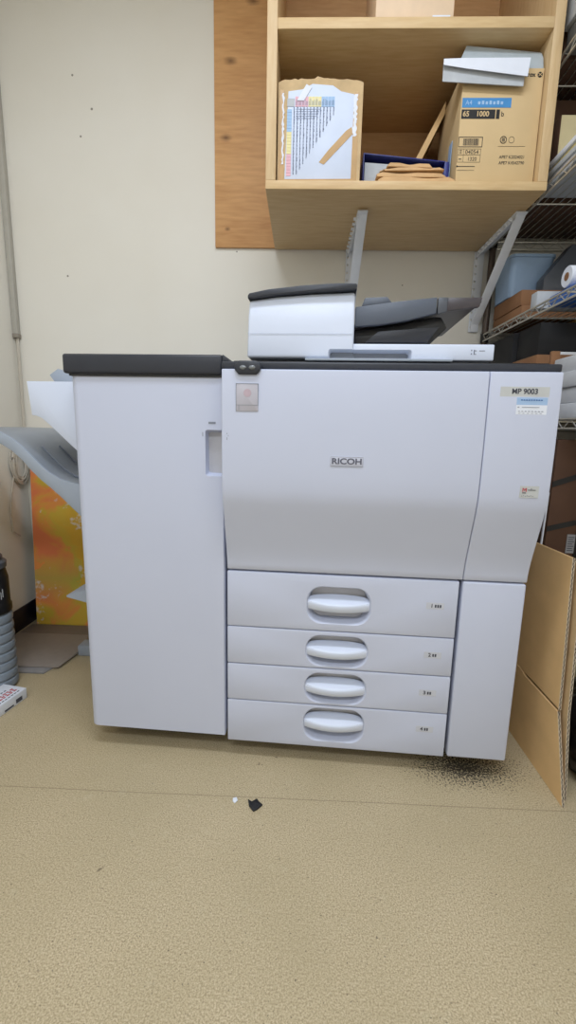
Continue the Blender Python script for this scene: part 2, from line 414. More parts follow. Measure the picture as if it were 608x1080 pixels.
# contents of the cabinet ----------------------------------------------------
# worn carton with a price chart taped on its front
def worn_carton():
    t = thing('worn_carton', 'battered carton with a taped-on colour chart at left in the open cabinet', 'box', loc=(.054, 1.46, 1.649))
    x0, x1, y0, y1, z0, z1 = -.071, .180, 1.338, 1.60, 1.6495, 1.905
    # front face with ragged top edge
    top = []
    n = 26
    for i in range(n+1):
        u = i/n; x = x0+(x1-x0)*u
        z = z1+.012+.010*math.sin(PI*u)**.5+random.uniform(-.002, .002)
        if .44 < u < .52: z += .004
        top.append((x, z))
    def wall(pts, ax, a0, a1):
        b = BM(); prism(b, pts, ax, a0, a1); return b
    b = wall([(x0, z0), (x1, z0)] + top[::-1], 'y', y0, y0+.004); obj('front_panel', b, CARDW, t)
    b = BM(); box(b, x0, x0+.004, y0+.004, y1, z0, z1); obj('side_panel', b, CARDW, t)
    b = BM(); box(b, x1-.004, x1, y0+.004, y1, z0, z1); obj('side_panel', b, CARDW, t)
    b = BM(); box(b, x0+.004, x1-.004, y1-.004, y1, z0, z1); obj('back_panel', b, CARDW, t)
    b = BM(); box(b, x0+.004, x1-.004, y0+.004, y1-.004, z0, z0+.004); obj('bottom_panel', b, CARDW, t)
    # sagging top flaps
    for s, (xa, xb) in enumerate(((x0, .048), (.056, x1))):
        g = BM(); nx, ny = 10, 8; V = []
        for j in range(ny+1):
            row = []
            for i in range(nx+1):
                x = xa+(xb-xa)*i/nx; y = y0+.002+(y1-y0-.01)*j/ny
                u = i/nx if s == 0 else 1-i/nx
                z = z1+.020*u**.8+.004*math.sin(7*x*30+j)+.002*random.random()
                row.append(g.verts.new((x, y, z)))
            V.append(row)
        for j in range(ny):
            for i in range(nx): g.faces.new((V[j][i], V[j][i+1], V[j+1][i+1], V[j+1][i]))
        bmesh.ops.solidify(g, geom=g.faces[:], thickness=.003); obj('top_flap', g, CARDW, t)
    yf = y0-.0006
    b = BM(); prism(b, [(x0+.022, z0+.008), (x1-.026, z0+.008), (x1-.024, 1.885), (.115, 1.893), (.090, 1.908), (.03, 1.912), (.0, 1.898), (x0+.03, 1.893)], 'y', yf-.0006, y0, .0002)
    ch = obj('chart_sheet', b, CHARTP, t, label='pale blue printed chart sheet')
    yc = yf-.0012
    # header row and first column in pale colours
    cols = [(-.046, .0172)]
    X = lambda i: -.020+i*.0098
    rp, ry, rb, rg = [], [], [], []
    for i in range(12):
        r = (X(i), X(i)+.0088, 1.853, 1.879)
        (rp if i < 4 else ry if i < 8 else rb).append(r)
    rg.append((-.044, -.022, 1.853, 1.874))
    for j in range(21):
        z = 1.846-j*.0085; r = (-.044, -.030, z-.0078, z)
        (rb if j < 7 else ry if j < 14 else rp).append(r)
    obj('chart_cells', marks(rp, yc), PINK, ch); obj('chart_cells', marks(ry, yc), YELLOW, ch)
    obj('chart_cells', marks(rb, yc), SKYP, ch); obj('chart_cells', marks(rg, yc), PAPERG, ch)
    ink = []
    for i in range(13):
        zlow = 1.672+max(0, i-1)*.0145; z = 1.851
        xx = -.0245+i*.0098
        while z > zlow:
            ink.append((xx, xx+random.uniform(.002, .0042), z-.0016, z)); z -= .0036
    for i in range(12):
        for k in range(3): ink.append((X(i)+.001+.0025*k, X(i)+.002+.0025*k, 1.856, 1.874-random.random()*.008))
    for j in range(5): ink.append((-.018, .055-j*.004, 1.846-j*.006, 1.8465-j*.006))
    obj('chart_lettering', marks(ink, yc-.0005, .0003), mat('chart_ink', (104, 116, 146), .6), ch)
    # tape strips
    b = BM()
    prism(b, [(x0+.004, z0+.004), (x0+.020, z0+.004), (x0+.017, 1.895), (x0+.006, 1.895)], 'y', yf-.0012, y0)
    prism(b, [(x1-.027, z0+.004), (x1-.010, z0+.004), (x1-.012, 1.89), (x1-.026, 1.89)], 'y', yf-.0012, y0)
    prism(b, [(x0+.02, z0+.002), (x1-.02, z0+.002), (x1-.02, z0+.012), (x0+.02, z0+.010)], 'y', yf-.0014, y0)
    prism(b, [(.055, 1.706), (.070, 1.700), (.154, 1.782), (.150, 1.800), (.134, 1.790), (.082, 1.738)], 'y', yf-.0016, y0)
    obj('tape', b, TAPE, t)
    def ragged(xa, xb, z0_, z1_, n):
        L = [(xa+random.uniform(-.002, .002), z0_+(z1_-z0_)*k/n) for k in range(n+1)]; Rr = [(xb+random.uniform(-.0025, .002), z0_+(z1_-z0_)*k/n) for k in range(n+1)]
        b = BM(); prism(b, L+Rr[::-1], 'y', yf-.0020, yf); return b
    for args in ((x0+.013, x0+.018, 1.70, 1.888, 30), (x1-.026, x1-.016, 1.775, 1.885, 24)):
        obj('torn_paper', ragged(*args), PAPER, t)
    b = BM(); prism(b, [(-.015, 1.868), (.006, 1.868), (.028, 1.902), (.012, 1.910)], 'y', yf-.0030, yf); obj('torn_corner', b, PAPER, t)
worn_carton()

# blue binders and kraft envelopes lying in the middle
def rot_box(b, x0, x1, y0, y1, z0, z1, rz, bev=.001, ry=0, rx=0):
    c = Vector(((x0+x1)/2, (y0+y1)/2, (z0+z1)/2))
    M = Matrix.Translation(c) @ Matrix.Rotation(rz, 4, 'Z') @ Matrix.Rotation(ry, 4, 'Y') @ Matrix.Rotation(rx, 4, 'X') @ Matrix.Translation(-c)
    box(b, x0, x1, y0, y1, z0, z1, bev, 2, M); return b
t = thing('ring_binder', 'navy blue binder lying open-sided under the brown envelopes', 'binder', loc=(.32, 1.50, 1.6495))
b = BM(); rot_box(b, .195, .445, 1.40, 1.508, 1.6500, 1.6535, 0); obj('lower_cover', b, NAVY, t)
b = BM()
M = Matrix.Translation((.195, 0, 1.763)) @ Matrix.Rotation(math.radians(5), 4, 'Y') @ Matrix.Translation((-.195, 0, -1.763))
box(b, .197, .452, 1.395, 1.508, 1.7605, 1.764, .001, 2, M); obj('upper_cover', b, NAVY, t)
b = BM(); box(b, .195, .1985, 1.395, 1.508, 1.6500, 1.764, .001); obj('spine', b, NAVY, t)
b = BM(); prism(b, [(.202, 1.6545), (.435, 1.6545), (.440, 1.730), (.202, 1.745)], 'y', 1.410, 1.505, .001); obj('paper_block', b, PAPERG, t)
t = thing('document_folder', 'second blue folder poking out right of the brown envelopes', 'folder', loc=(.44, 1.5, 1.65))
b = BM(); rot_box(b, .449, .463, 1.395, 1.508, 1.6500, 1.740, 0, .001); obj('cover', b, NAVY, t)
for i, (x0, x1, y0, z0, z1, rz, lab) in enumerate((
        (.236, .464, 1.327, 1.6495, 1.666, .00, 'bottom brown kraft envelope of the pile, longest, reaching the printed carton'),
        (.232, .440, 1.334, 1.6668, 1.682, .015, 'second brown kraft envelope up in the pile on the cabinet floor'),
        (.240, .432, 1.331, 1.6830, 1.694, -.03, 'third brown kraft envelope up, second from top of the pile'),
        (.262, .400, 1.338, 1.6955, 1.708, .05, 'topmost and shortest crumpled kraft envelope before the blue binder'))):
    b = BM(); nx, ny = 14, 6
    top, bot = [], []
    for j in range(ny+1):
        for i2 in range(nx+1):
            u, v = i2/nx, j/ny
            x = x0+(x1-x0)*u; y = y0+.040*v
            dz = .006*math.sin(u*(7+i)+i*2)*(.4+v)
            top.append(b.verts.new((x, y, z1+min(dz, .001)-(.007 if u in (0, 1) else 0)+(-.006 if j == 0 else 0)))); bot.append(b.verts.new((x, y, z0)))
    w = nx+1
    for j in range(ny):
        for k in range(nx):
            a = j*w+k
            b.faces.new((top[a], top[a+1], top[a+w+1], top[a+w])); b.faces.new((bot[a], bot[a+w], bot[a+w+1], bot[a+1]))
    for k in range(nx):
        b.faces.new((bot[k], bot[k+1], top[k+1], top[k])); a = ny*w+k; b.faces.new((bot[a+1], bot[a], top[a], top[a+1]))
    for j in range(ny):
        a = j*w; b.faces.new((bot[a+w], bot[a], top[a], top[a+w])); a = j*w+nx; b.faces.new((bot[a], bot[a+w], top[a+w], top[a]))
    bmesh.ops.recalc_face_normals(b, faces=b.faces[:])
    c = Vector(((x0+x1)/2, y0, 0)); b.transform(Matrix.Translation(c) @ Matrix.Rotation(rz, 4, 'Z') @ Matrix.Translation(-c))
    single('kraft_envelope', b, KRAFT, lab, 'envelope', group='kraft envelopes in the cabinet', smooth=60)

# printed paper carton
t = thing('paper_carton', 'printed tan copy-paper carton with blue and black labels at cabinet right', 'box', loc=(.588, 1.5, 1.649))
PX0, PX1, PYF = .471, .7035, 1.345
b = BM(); box(b, PX0, PX1, PYF, 1.575, 1.6495, 1.957, .0015); cb = obj('carton_body', b, CARDP, t)
y = PYF-.0004
b = BM(); box(b, .474, .617, y-.0003, PYF, 1.856, 1.881); obj('blue_label', b, mat('label_blue', (66, 140, 200), .5), cb)
b = text_bm('A4', .017, .483, 1.868, y-.0004, align='LEFT'); merge(b, marks([(.520+.011*k, .527+.011*k, 1.864, 1.8715+.002*(k % 2)) for k in range(7)], y-.0004, .0002)); obj('label_lettering', b, SKYP, cb)
b = BM(); box(b, .474, .573, y-.0003, PYF, 1.827, 1.851); box(b, .576, .586, y-.0003, PYF, 1.827, 1.851); obj('black_label', b, INKBLACK, cb)
b = text_bm('65', .019, .478, 1.839, y-.0004, align='LEFT', bold=.0004); merge(b, text_bm('1000', .019, .517, 1.839, y-.0004, align='LEFT', bold=.0004)); obj('label_lettering', b, CARDP, cb)
b = text_bm('b', .018, .590, 1.839, y-.0002, align='LEFT'); merge(b, text_bm('xerox', .016, .640, 1.940, y-.0002, align='LEFT', bold=.0003))
lathe(b, [(.0072, 0), (.0072, .0006), (.0065, .0007)], (0, 0, 0), 20, Matrix.Translation((.692, y+.0002, 1.940)) @ Matrix.Rotation(PI/2, 4, 'X')); obj('maker_lettering', b, INKBLACK, cb)
b = BM(); tube(b, [(.686, y-.0006, 1.944), (.692, y-.0006, 1.940), (.698, y-.0006, 1.936)], .0009, 6); tube(b, [(.688, y-.0006, 1.936), (.692, y-.0006, 1.940), (.697, y-.0006, 1.945)], .0009, 6); obj('logo_strokes', b, CARDP, cb)
R = [(.472, .543, 1.778, 1.7795), (.472, .543, 1.7525, 1.754), (.472, .4735, 1.7525, 1.7795), (.5415, .543, 1.7525, 1.7795)]
x = .486
while x < .532:
    w = random.choice((.0008, .0012, .0018)); R.append((x, x+w, 1.757, 1.775)); x += w+random.choice((.001, .0015))
for z in (1.7475, 1.731, 1.712): R.append((.472, .540, z, z+.0006))
for xx in (.472, .489, .5395): R.append((xx, xx+.0006, 1.712, 1.748))
R += [(.476, .485, 1.736, 1.7365), (.476, .485, 1.740, 1.7405), (.476, .485, 1.744, 1.7445), (.480, .4806, 1.734, 1.746), (.476, .484, 1.7195, 1.7215)]
R += [(.474, .526, 1.700, 1.7015), (.471, .475, 1.699, 1.703), (.474, .525, 1.690, 1.6905), (.590, .670, 1.7545, 1.755)]
b = marks(R, y)
merge(b, text_bm('04054', .016, .514, 1.739, y, depth=.0002)); merge(b, text_bm('1320', .014, .516, 1.7205, y, depth=.0002))
merge(b, text_bm('APE7 K2024021', .0115, .634, 1.726, y, sx=1.0)); merge(b, text_bm('APE7 K4542790', .0115, .634, 1.7105, y, sx=1.0))
obj('box_lettering', b, INKBLACK, cb)
b = BM()
for cx, rr in ((.604, .0090), (.628, .0082)):
    tube(b, [(cx+rr*math.cos(a), y, 1.772+rr*math.sin(a)) for a in [2*PI*i/24 for i in range(25)]], .0010 if cx < .61 else .0005, 6)
for dx in (-.003, 0, .003): box(b, .604+dx-.0008, .604+dx+.0008, y-.0004, y, 1.767, 1.777)
obj('recycling_icons', b, INKBLACK, cb)

b = BM()
prism(b, [(.300, 1.650), (.324, 1.650), (.4700, 1.945), (.4700, 1.980)], 'y', 1.515, 1.76)
single('cardboard_sheet', b, CARD, 'plain cardboard sheet leaning on the left side of printed carton', 'cardboard')
b = BM()
prism(b, [(.4645, 1.650), (.466, 1.650), (.4695, 1.80), (.468, 1.80)], 'y', 1.40, 1.43)
single('blue_slip', b, BLUESTK, 'narrow blue slip standing beside the printed carton', 'paper')

# papers on top of the printed carton
b = BM()
loft(b, [[(.450, 1.3500, 1.9578), (.702, 1.3500, 1.9578), (.702, 1.3525, 1.9578), (.450, 1.3525, 1.9578)],
         [(.466, 1.3560, 1.995), (.701, 1.3560, 1.990), (.701, 1.3585, 1.990), (.466, 1.3585, 1.995)],
         [(.481, 1.3700, 2.031), (.700, 1.3700, 2.013), (.700, 1.3725, 2.013), (.481, 1.3725, 2.031)]])
single('plastic_folder', b, mat('clear_grey_plastic', (176, 186, 192), .25, var=.05), 'translucent pale folder sticking up behind the white sheaf on the carton', 'folder')
t = thing('paper_sheaf', 'folded white paper sheaf on top of printed carton', 'paper', loc=(.53, 1.33, 1.893))
b = BM()
loft(b, [[(.405, 1.318, 1.947), (.470, 1.318, 1.938), (.645, 1.316, 1.917), (.645, 1.3185, 1.9175), (.470, 1.3205, 1.9385), (.405, 1.3205, 1.9475)],
         [(.406, 1.324, 1.966), (.470, 1.324, 1.968), (.652, 1.323, 1.968), (.652, 1.3255, 1.9685), (.470, 1.3265, 1.9685), (.406, 1.3265, 1.9665)],
         [(.415, 1.334, 1.970), (.470, 1.334, 1.972), (.652, 1.334, 1.972), (.652, 1.334, 1.9745), (.470, 1.334, 1.9745), (.415, 1.334, 1.9725)],
         [(.430, 1.3485, 1.9585), (.470, 1.3485, 1.9585), (.652, 1.3485, 1.9585), (.652, 1.3485, 1.961), (.470, 1.3485, 1.961), (.430, 1.3485, 1.961)]])
obj('top_sheets', b, PAPER, t)
b = BM()
loft(b, [[(.407, 1.3275, 1.912), (.640, 1.3275, 1.900), (.640, 1.3305, 1.900), (.407, 1.3305, 1.912)],
         [(.407, 1.3290, 1.962), (.644, 1.3290, 1.962), (.644, 1.3320, 1.962), (.407, 1.3320, 1.962)],
         [(.425, 1.3440, 1.9580), (.644, 1.3440, 1.9580), (.644, 1.3440, 1.9585), (.425, 1.3440, 1.9585)]])
obj('under_sheets', b, PAPERG, t)
b = BM(); box(b, .205, .427, 1.335, 1.62, 2.0665, 2.36, .002)
single('pale_box', b, mat('pale_peach_card', (232, 204, 172), .6), 'pale peach box on the cabinet upper shelf, cut by the photo top', 'box')
b = BM(); box(b, .365, .415, 1.324, 1.333, 2.0662, 2.0725, .0005)
single('paper_slip', b, PAPER, 'tiny white slip lying in front of pale box on upper shelf', 'paper')

# ------------------------------------------------------------------ the copier
FC = MF
cop = thing('photocopier', 'large white office photocopier with four paper drawers and document feeder', 'photocopier', M=MF @ Matrix.Translation((.375, .4, 0)))
b = BM(); box(b, .004, .747, .052, .78, .060, 1.040, .006); obj('body', b, WHITE, cop, FC)
b = BM(); box(b, .012, .738, .0465, .0515, .062, 1.036); obj('inner_frame', b, GAP, cop, FC)
b = BM(); box(b, .03, .72, .07, .74, .022, .0598, .004)
obj('base', b, BLACK, cop, FC)
for cx in (.08, .66):
    for cy in (.14, .66):
        b = BM(); lathe(b, [(.022, -.012), (.024, -.008), (.024, .008), (.022, .012)], (0, 0, 0), 20, Matrix.Translation((cx, cy, .0245)) @ Matrix.Rotation(PI/2, 4, 'Y')); obj('caster', b, BLACK, cop, FC)

PROF = [(1.040, -.040), (1.0405, -.047), (1.038, -.0515), (1.030, -.0525), (.95, -.0545), (.87, -.0555), (.80, -.0550), (.765, -.0535), (.745, -.0510), (.728, -.0465), (.705, -.0395), (.68, -.0315), (.65, -.0225), (.62, -.0135), (.60, -.0080), (.58, -.0035), (.565, -.0010), (.551, 0), (.549, .0015), (.548, .004)]
def door(x0, x1):
    b = BM(); r = .003
    cols = [(x0, r)]+[(x0+r*(1-math.cos(a)), r*(1-math.sin(a))) for a in (PI/8, PI/4, 3*PI/8)]+[(x0+r, 0), (x1-r, 0)]
    cols += [(x1-r*(1-math.cos(a)), r*(1-math.sin(a))) for a in (3*PI/8, PI/4, PI/8)]+[(x1, r)]
    loops = []
    zc = .79
    for x, d in cols:
        L = [(x, y+d, z) for z, y in PROF]
        L += [(x, .046, .548), (x, .046, 1.040)]
        loops.append(L)
    loft(b, loops); return b
d1 = obj('front_door', door(.002, .5964), WHITE, cop, FC, smooth=50)
d2 = obj('toner_door', door(.5978, .750), WHITE, cop, FC, smooth=50)
b = BM(); box(b, .5985, .750, .0, .046, .0535, .5445, .005, 3); obj('side_cover', b, WHITE, cop, FC)

# RICOH badge
yb = -.0556
b = BM(); prism(b, rrect(.257, .333, .8255, .8485, .003), 'y', yb-.0009, yb+.002, .0003); bd = obj('badge', b, mat('badge_grey', (196, 199, 214), .4), cop, FC)
b = text_bm('RICOH', .0185, .295, .8368, yb-.0012, bold=.0005, sx=1.22); obj('badge_lettering', b, mat('badge_ink', (92, 94, 110), .5), bd, FC)
R = [(.259, .331, .8472, .8477), (.259, .331, .8262, .8267), (.2578, .2583, .8265, .8475), (.3315, .332, .8265, .8475)]
obj('badge_border', marks(R, yb-.0010, .0003), SILVERINK, bd, FC)

# status window
b = BM(); prism(b, rrect(.036, .088, .946, 1.008, .002), 'y', -.0560, -.050, .0004); w = obj('status_window', b, mat('window_beige', (180, 177, 186), .35), cop, FC)
b = BM(); lathe(b, [(.009, 0), (.009, .0004)], (0, 0, 0), 20, Matrix.Translation((.063, -.0560, .987)) @ Matrix.Rotation(PI/2, 4, 'X')); obj('red_mark', b, mat('faded_red', (188, 168, 178), .5), w, FC)
obj('window_lines', marks([(.036, .088, .9595, .9603), (.0425, .0435, .948, .9595), (.036, .088, 1.0068, 1.008), (.036, .0372, .946, 1.008), (.0868, .088, .960, 1.008)], -.0562, .0003), MGREY, w, FC)

# oval twin-lamp latch
pts = [(.033, 1.0385), (.042, 1.0275), (.084, 1.0275), (.093, 1.0385), (.093, 1.047), (.084, 1.0575), (.042, 1.0575), (.033, 1.047)]
b = BM(); prism(b, pts, 'y', -.060, -.02, .003, 3); la = obj('sensor_housing', b, CHAR, cop, FC)
for cx in (.053, .074):
    b = BM()
    t_ = bmesh.new(); bmesh.ops.create_uvsphere(t_, u_segments=20, v_segments=10, radius=1)
    t_.transform(Matrix.Translation((cx, -.060, 1.0425)) @ Matrix.Diagonal((.0075, .003, .0048, 1))); merge(b, t_)
    obj('sensor_lens', b, mat('grey_glass', (120, 124, 128), .12), la, FC)

# stickers
def plate(x0, x1, z0, z1, m, name, parent, y, F=FC, r=.0008): 
    b = BM(); prism(b, rrect(x0, x1, z0, z1, r, 2), 'y', y-.0005, y+.0012); return obj(name, b, m, parent, F)
s = plate(.621, .724, .9875, 1.0085, CREAMSTK, 'model_label', d2, -.0531)
obj('label_lettering', text_bm('MP 9003', .0155, .6725, .9985, -.0540, bold=.0003), INK, s, FC)
s = plate(.6575, .722, .9705, .9860, BLUESTK, 'blue_sticker', d2, -.0537)
obj('sticker_lettering', marks([(.666+i*.0052, .6695+i*.0052, .9795, .9818) for i in range(9)], -.0545, .0003), BLUEINK, s, FC)
s = plate(.6575, .722, .9500, .9700, PAPER, 'white_sticker', d2, -.0541)
obj('sticker_lettering', marks([(.660, .664, .9648, .9662), (.669, .706, .9650, .9660)]+[(.662+i*.007, .666+i*.007, .9560, .9573) for i in range(8)]+[(.663+i*.009, .667+i*.009, .9520, .9528) for i in range(6)], -.0549, .0003), SILVERINK, s, FC)
s = plate(.685, .726, .7665, .7935, CREAMSTK, 'service_sticker', d2, -.0542)
R = [(.6905, .6925, .7800, .7885), (.6975, .6995, .7800, .7885)]; b = marks(R, -.0551, .0003); prism(b, [(.692, .788), (.695, .781), (.698, .788), (.6965, .788), (.695, .784), (.6935, .788)], 'y', -.0554, -.0548); obj('sticker_emblem', b, REDINK, s, FC)
obj('sticker_lettering', marks([(.6905, .6985, .7765, .7785), (.702, .719, .7835, .7850), (.7085, .710, .786, .788)]+[(.689+i*.004, .691+i*.004, .7700+.001*(i % 2), .7709+.001*(i % 2)) for i in range(7)], -.0551, .0003), INK, s, FC)
obj('latch_mark', marks([(.0145, .0157, .880, .886), (.0145, .0157, .893, .896), (.0175, .0185, .888, .891)], -.0553, .0003), MGREY, d1, FC)

# drawers
LV = [.5445, .3917, .2853, .1783, .0517]
HC = [.463, .3335, .2265, .121]
HH = [.051, .0475, .0475, .050]
for i in range(4):
    z1, z0 = LV[i]-.0012, LV[i+1]+.0012
    b = BM(); box(b, .002, .5895, 0, .0455, z0, z1, .0025, 2)
    zc, hh = HC[i], HH[i]
    zt, zb = min(zc+hh, z1-.006), max(zc-hh, z0+.006)
    c = BM(); L = []
    for y, k in ((-.01, 0), (.0, 0.0), (.003, .003), (.036, .009)):
        L.append([(p[0], y, p[1]) for p in rrect(.210+k, .376-k, zb+k*.9, zt-k*.9, .040-k*.6, 8)])
    loft(c, L)
    b = cut(b, c)
    dr = obj('paper_drawer', b, WHITE, cop, FC, smooth=40)
    b = BM(); prism(b, rrect(.222, .364, zb+.009, zt-.009, .030, 8), 'y', .0340, .0358); obj('handle_recess', b, RECESS, dr, FC)
    # grip: D-shaped plate bowing outward
    b = BM(); n = 20; plan = []
    for k in range(n+1):
        u = -1+2*k/n; plan.append((.293+.0795*u, .004-.014*(1-u*u)))
    plan += [(.293+.0770*math.cos(a), .010+.0215*math.sin(a)**.6) for a in [PI*(q+.5)/14 for q in range(14)]]
    gt, gh = zc+.006, .022
    til = lambda y_: (y_+.010)*.34
    gp = [(.293+(x-.293)*1.022, y+(.0022 if y > .006 else .0015)) for x, y in plan]
    b2 = BM(); loft(b2, [[(x, y, gt+dz+til(y)) for x, y in gp] for dz in (-.0028, -.012)]); obj('handle_gap_shade', b2, GAP, dr, FC)  # dark rim plate drawn as the shade in the gap around the grip
    loops = []
    for dz, sh in ((0, .004), (-.003, .0005), (-.006, 0), (-gh+.005, .0), (-gh, .004)):
        loops.append([(x, y+(sh if j <= n else 0), gt+dz+(til(y) if dz > -.01 else til(y)*.5)) for j, (x, y) in enumerate(plan)])
    loft(b, loops); obj('handle', b, WHITE2, dr, FC, smooth=60)
    # number label
    lz = zc+.010+(.004 if i == 0 else 0); lx = (.513, .517, .512, .512)[i]
    b = BM(); prism(b, rrect(lx, lx+.044, lz-.0085, lz+.0085, .001, 2), 'y', -.0005, .001); nl = obj('number_label', b, mat('label_grey', (200, 203, 214), .5), dr, FC)
    b = text_bm(str(i+1), .0135, lx+.014, lz, -.0008, bold=.0003)
    merge(b, marks([(lx+.021+.006*k, lx+.025+.006*k, lz-.004, lz+.0035) for k in range(3 if i == 0 else 2)], -.0008, .0003))
    obj('label_lettering', b, INK, nl, FC)

# scanner frame (dark strip) and lid
b = BM(); box(b, -.004, .756, -.030, .60, 1.0425, 1.060, .004, 3); obj('scanner_frame', b, CHAR, cop, FC)
b = BM(); box(b, .02, .74, .0, .58, 1.0602, 1.0655, .001); obj('glass_seal', b, BLACK, cop, FC)
b = BM(); box(b, .190, .525, -.012, .56, 1.0657, 1.0712, .0015); obj('lid_underside', b, LGREY, cop, FC)
b = BM(); box(b, .236, .622, .012, .56, 1.0715, 1.1075, .003, 3)
c = BM(); L = []
for y, k in ((0.0, 0), (.012, 0), (.020, .003), (.034, .006)):
    L.append([(p[0], y, p[1]) for p in rrect(.20, .437-k, 1.05, 1.0945-k, .006, 5)])
loft(c, L); b = cut(b, c); lid = obj('platen_lid', b, WHITE2, cop, FC)
b = BM(); box(b, .304, .436, .0325, .0365, 1.0720, 1.0935); obj('lid_grip', b, MGREY, lid, FC)
b = marks([(.570, .5725, 1.0925, 1.0955), (.570, .5725, 1.085, 1.088), (.576, .5785, 1.085, 1.0955), (.577, .583, 1.0925, 1.0940), (.588, .601, 1.0925, 1.0940), (.577, .582, 1.085, 1.0863)], .0118, .0003); obj('lid_lettering', b, SILVERINK, lid, FC)
# document feeder
b = BM()
prism(b, [(.050, 1.074), (.302, 1.074), (.3005, 1.222), (.20, 1.218), (.12, 1.212), (.0545, 1.203)], 'y', .004, .50, .006, 3)
bmesh.ops.bisect_plane(b, geom=b.verts[:]+b.edges[:]+b.faces[:], plane_co=(0, 0, 1.163), plane_no=(0, 0, 1))
for v in b.verts:
    if v.co.y < .03: v.co.y += max(0, v.co.z-1.163)*.22+max(0, 1.163-v.co.z)*.03
c = BM(); loft(c, [[(p[0], y, p[1]) for p in rrect(.243+k, .50, 1.0, 1.0945-k, .006, 5)] for y, k in ((-.02, 0), (.006, 0), (.014, .003), (.028, .005))])
b = cut(b, c)
fd = obj('document_feeder', b, WHITE2, cop, FC)
b = BM(); box(b, .248, .303, .0265, .0305, 1.0760, 1.0925); obj('feeder_grip', b, MGREY, fd, FC)
b = BM()
prism(b, [(.0525, 1.204), (.12, 1.2125), (.20, 1.219), (.3035, 1.2235), (.3035, 1.232), (.302, 1.2355), (.26, 1.2365), (.18, 1.232), (.10, 1.224), (.056, 1.2155), (.0525, 1.211)], 'y', .000, .50, .0016, 2)
obj('feeder_cap', b, CHAR, fd, FC)
obj('feeder_seam', marks([(.052, .301, 1.1275, 1.1281)], .0038, .0003), mat('seam_grey', (196, 202, 216), .5), fd, FC)
# original tray: slanted wing rising to the right
tr = None
b = BM()
loft(b, [[(.303, .035, 1.145), (.590, .035, 1.203), (.590, .035, 1.213), (.303, .035, 1.155)],
         [(.303, .42, 1.145), (.590, .40, 1.203), (.590, .40, 1.213), (.303, .42, 1.155)]])
tr = obj('original_tray', b, SMOKE, cop, FC)
b = BM(); prism(b, [(.303, 1.147), (.36, 1.151), (.42, 1.160), (.487, 1.176), (.487, 1.2105), (.40, 1.202), (.303, 1.190)], 'y', .018, .034, .002, 2); obj('tray_rail', b, SLATE, tr, FC)
b = BM(); prism(b, [(.490, 1.175), (.511, 1.180), (.511, 1.2105), (.490, 1.2105)], 'y', .020, .034, .001); obj('rail_end', b, DGREYP, tr, FC)
b = BM(); prism(b, [(.5115, 1.182), (.583, 1.191), (.588, 1.2105), (.5115, 1.2105)], 'y', .022, .034, .001); obj('tray_end_wall', b, SMOKE, tr, FC)
b = BM(); prism(b, [(.317, 1.192), (.386, 1.200), (.374, 1.2125), (.324, 1.2105)], 'y', .020, .060, .002); obj('side_guide', b, SLATE, tr, FC)
b = BM(); prism(b, [(.303, 1.1080), (.478, 1.1080), (.520, 1.150), (.505, 1.174), (.487, 1.1745), (.42, 1.159), (.36, 1.150), (.303, 1.146)], 'y', .045, .30, .003); obj('output_bin', b, BLACK, tr, FC)
b = BM(); prism(b, [(.330, 1.115), (.475, 1.115), (.500, 1.150), (.36, 1.140)], 'y', .036, .044, .001); obj('bin_inner', b, CHAR, tr, FC)

# ------------------------------------------------------------------ the finisher
fin = thing('finisher', 'white finisher cabinet with charcoal lid docked left of the copier', 'finisher', M=MF @ Matrix.Translation((-.2, .3, 0)))
b = BM(); box(b, -.394, -.010, .034, .62, .060, 1.027, .006); obj('body', b, WHITE, fin, FC)
b = BM(); box(b, -.37, -.03, .06, .58, .022, .0598, .004)
obj('base', b, BLACK, fin, FC)
for cx in (-.34, -.06):
    for cy in (.12, .52):
        b = BM(); lathe(b, [(.022, -.012), (.024, -.008), (.024, .008), (.022, .012)], (0, 0, 0), 20, Matrix.Translation((cx, cy, .0245)) @ Matrix.Rotation(PI/2, 4, 'Y')); obj('caster', b, BLACK, fin, FC)
pl = [(-.0055, .032), (-.0055, .003), (-.0075, 0), (-.372, 0)]
for k in range(1, 9):
    a = PI/2*k/8; pl.append((-.372-.024*math.sin(a), .024-.024*math.cos(a)))
pl += [(-.396, .032)]
b = BM(); prism(b, pl, 'z', .066, 1.026)
c = BM()
pts = rrect(-.052, .03, .788, .902, .006, 4)
loft(c, [[(p[0]+k*.6, y, p[1]-(k if p[1] > .85 else -k*1.2)) for p in pts] for y, k in ((-.01, 0), (.0, 0), (.022, .006))])
b = cut(b, c); fdr = obj('front_door', b, WHITE, fin, FC)
b = BM(); box(b, -.050, -.006, .0205, .0235, .790, .900); obj('grab_recess', b, RECESS, fdr, FC)
obj('door_marks', marks([(-.0435, -.0255, .9165, .9215), (-.0590, -.0575, .886, .896)], -.0003, .0004), MGREY, fdr, FC)
b = BM(); box(b, -.405, -.0065, -.010, .63, 1.0315, 1.078, .006, 3); obj('lid', b, CHAR, fin, FC)
b = BM(); prism(b, [(-.0075, 1.0275), (-.0045, 1.0275), (-.0045, 1.062), (.012, 1.0615), (-.0045, 1.078), (-.0075, 1.078)], 'y', -.004, .3, .0008)
obj('lid_joint', b, CHAR, fin, FC)
b = BM(); box(b, -.392, -.008, -.004, .62, 1.0262, 1.0312); obj('lid_gap', b, BLACK, fin, FC)
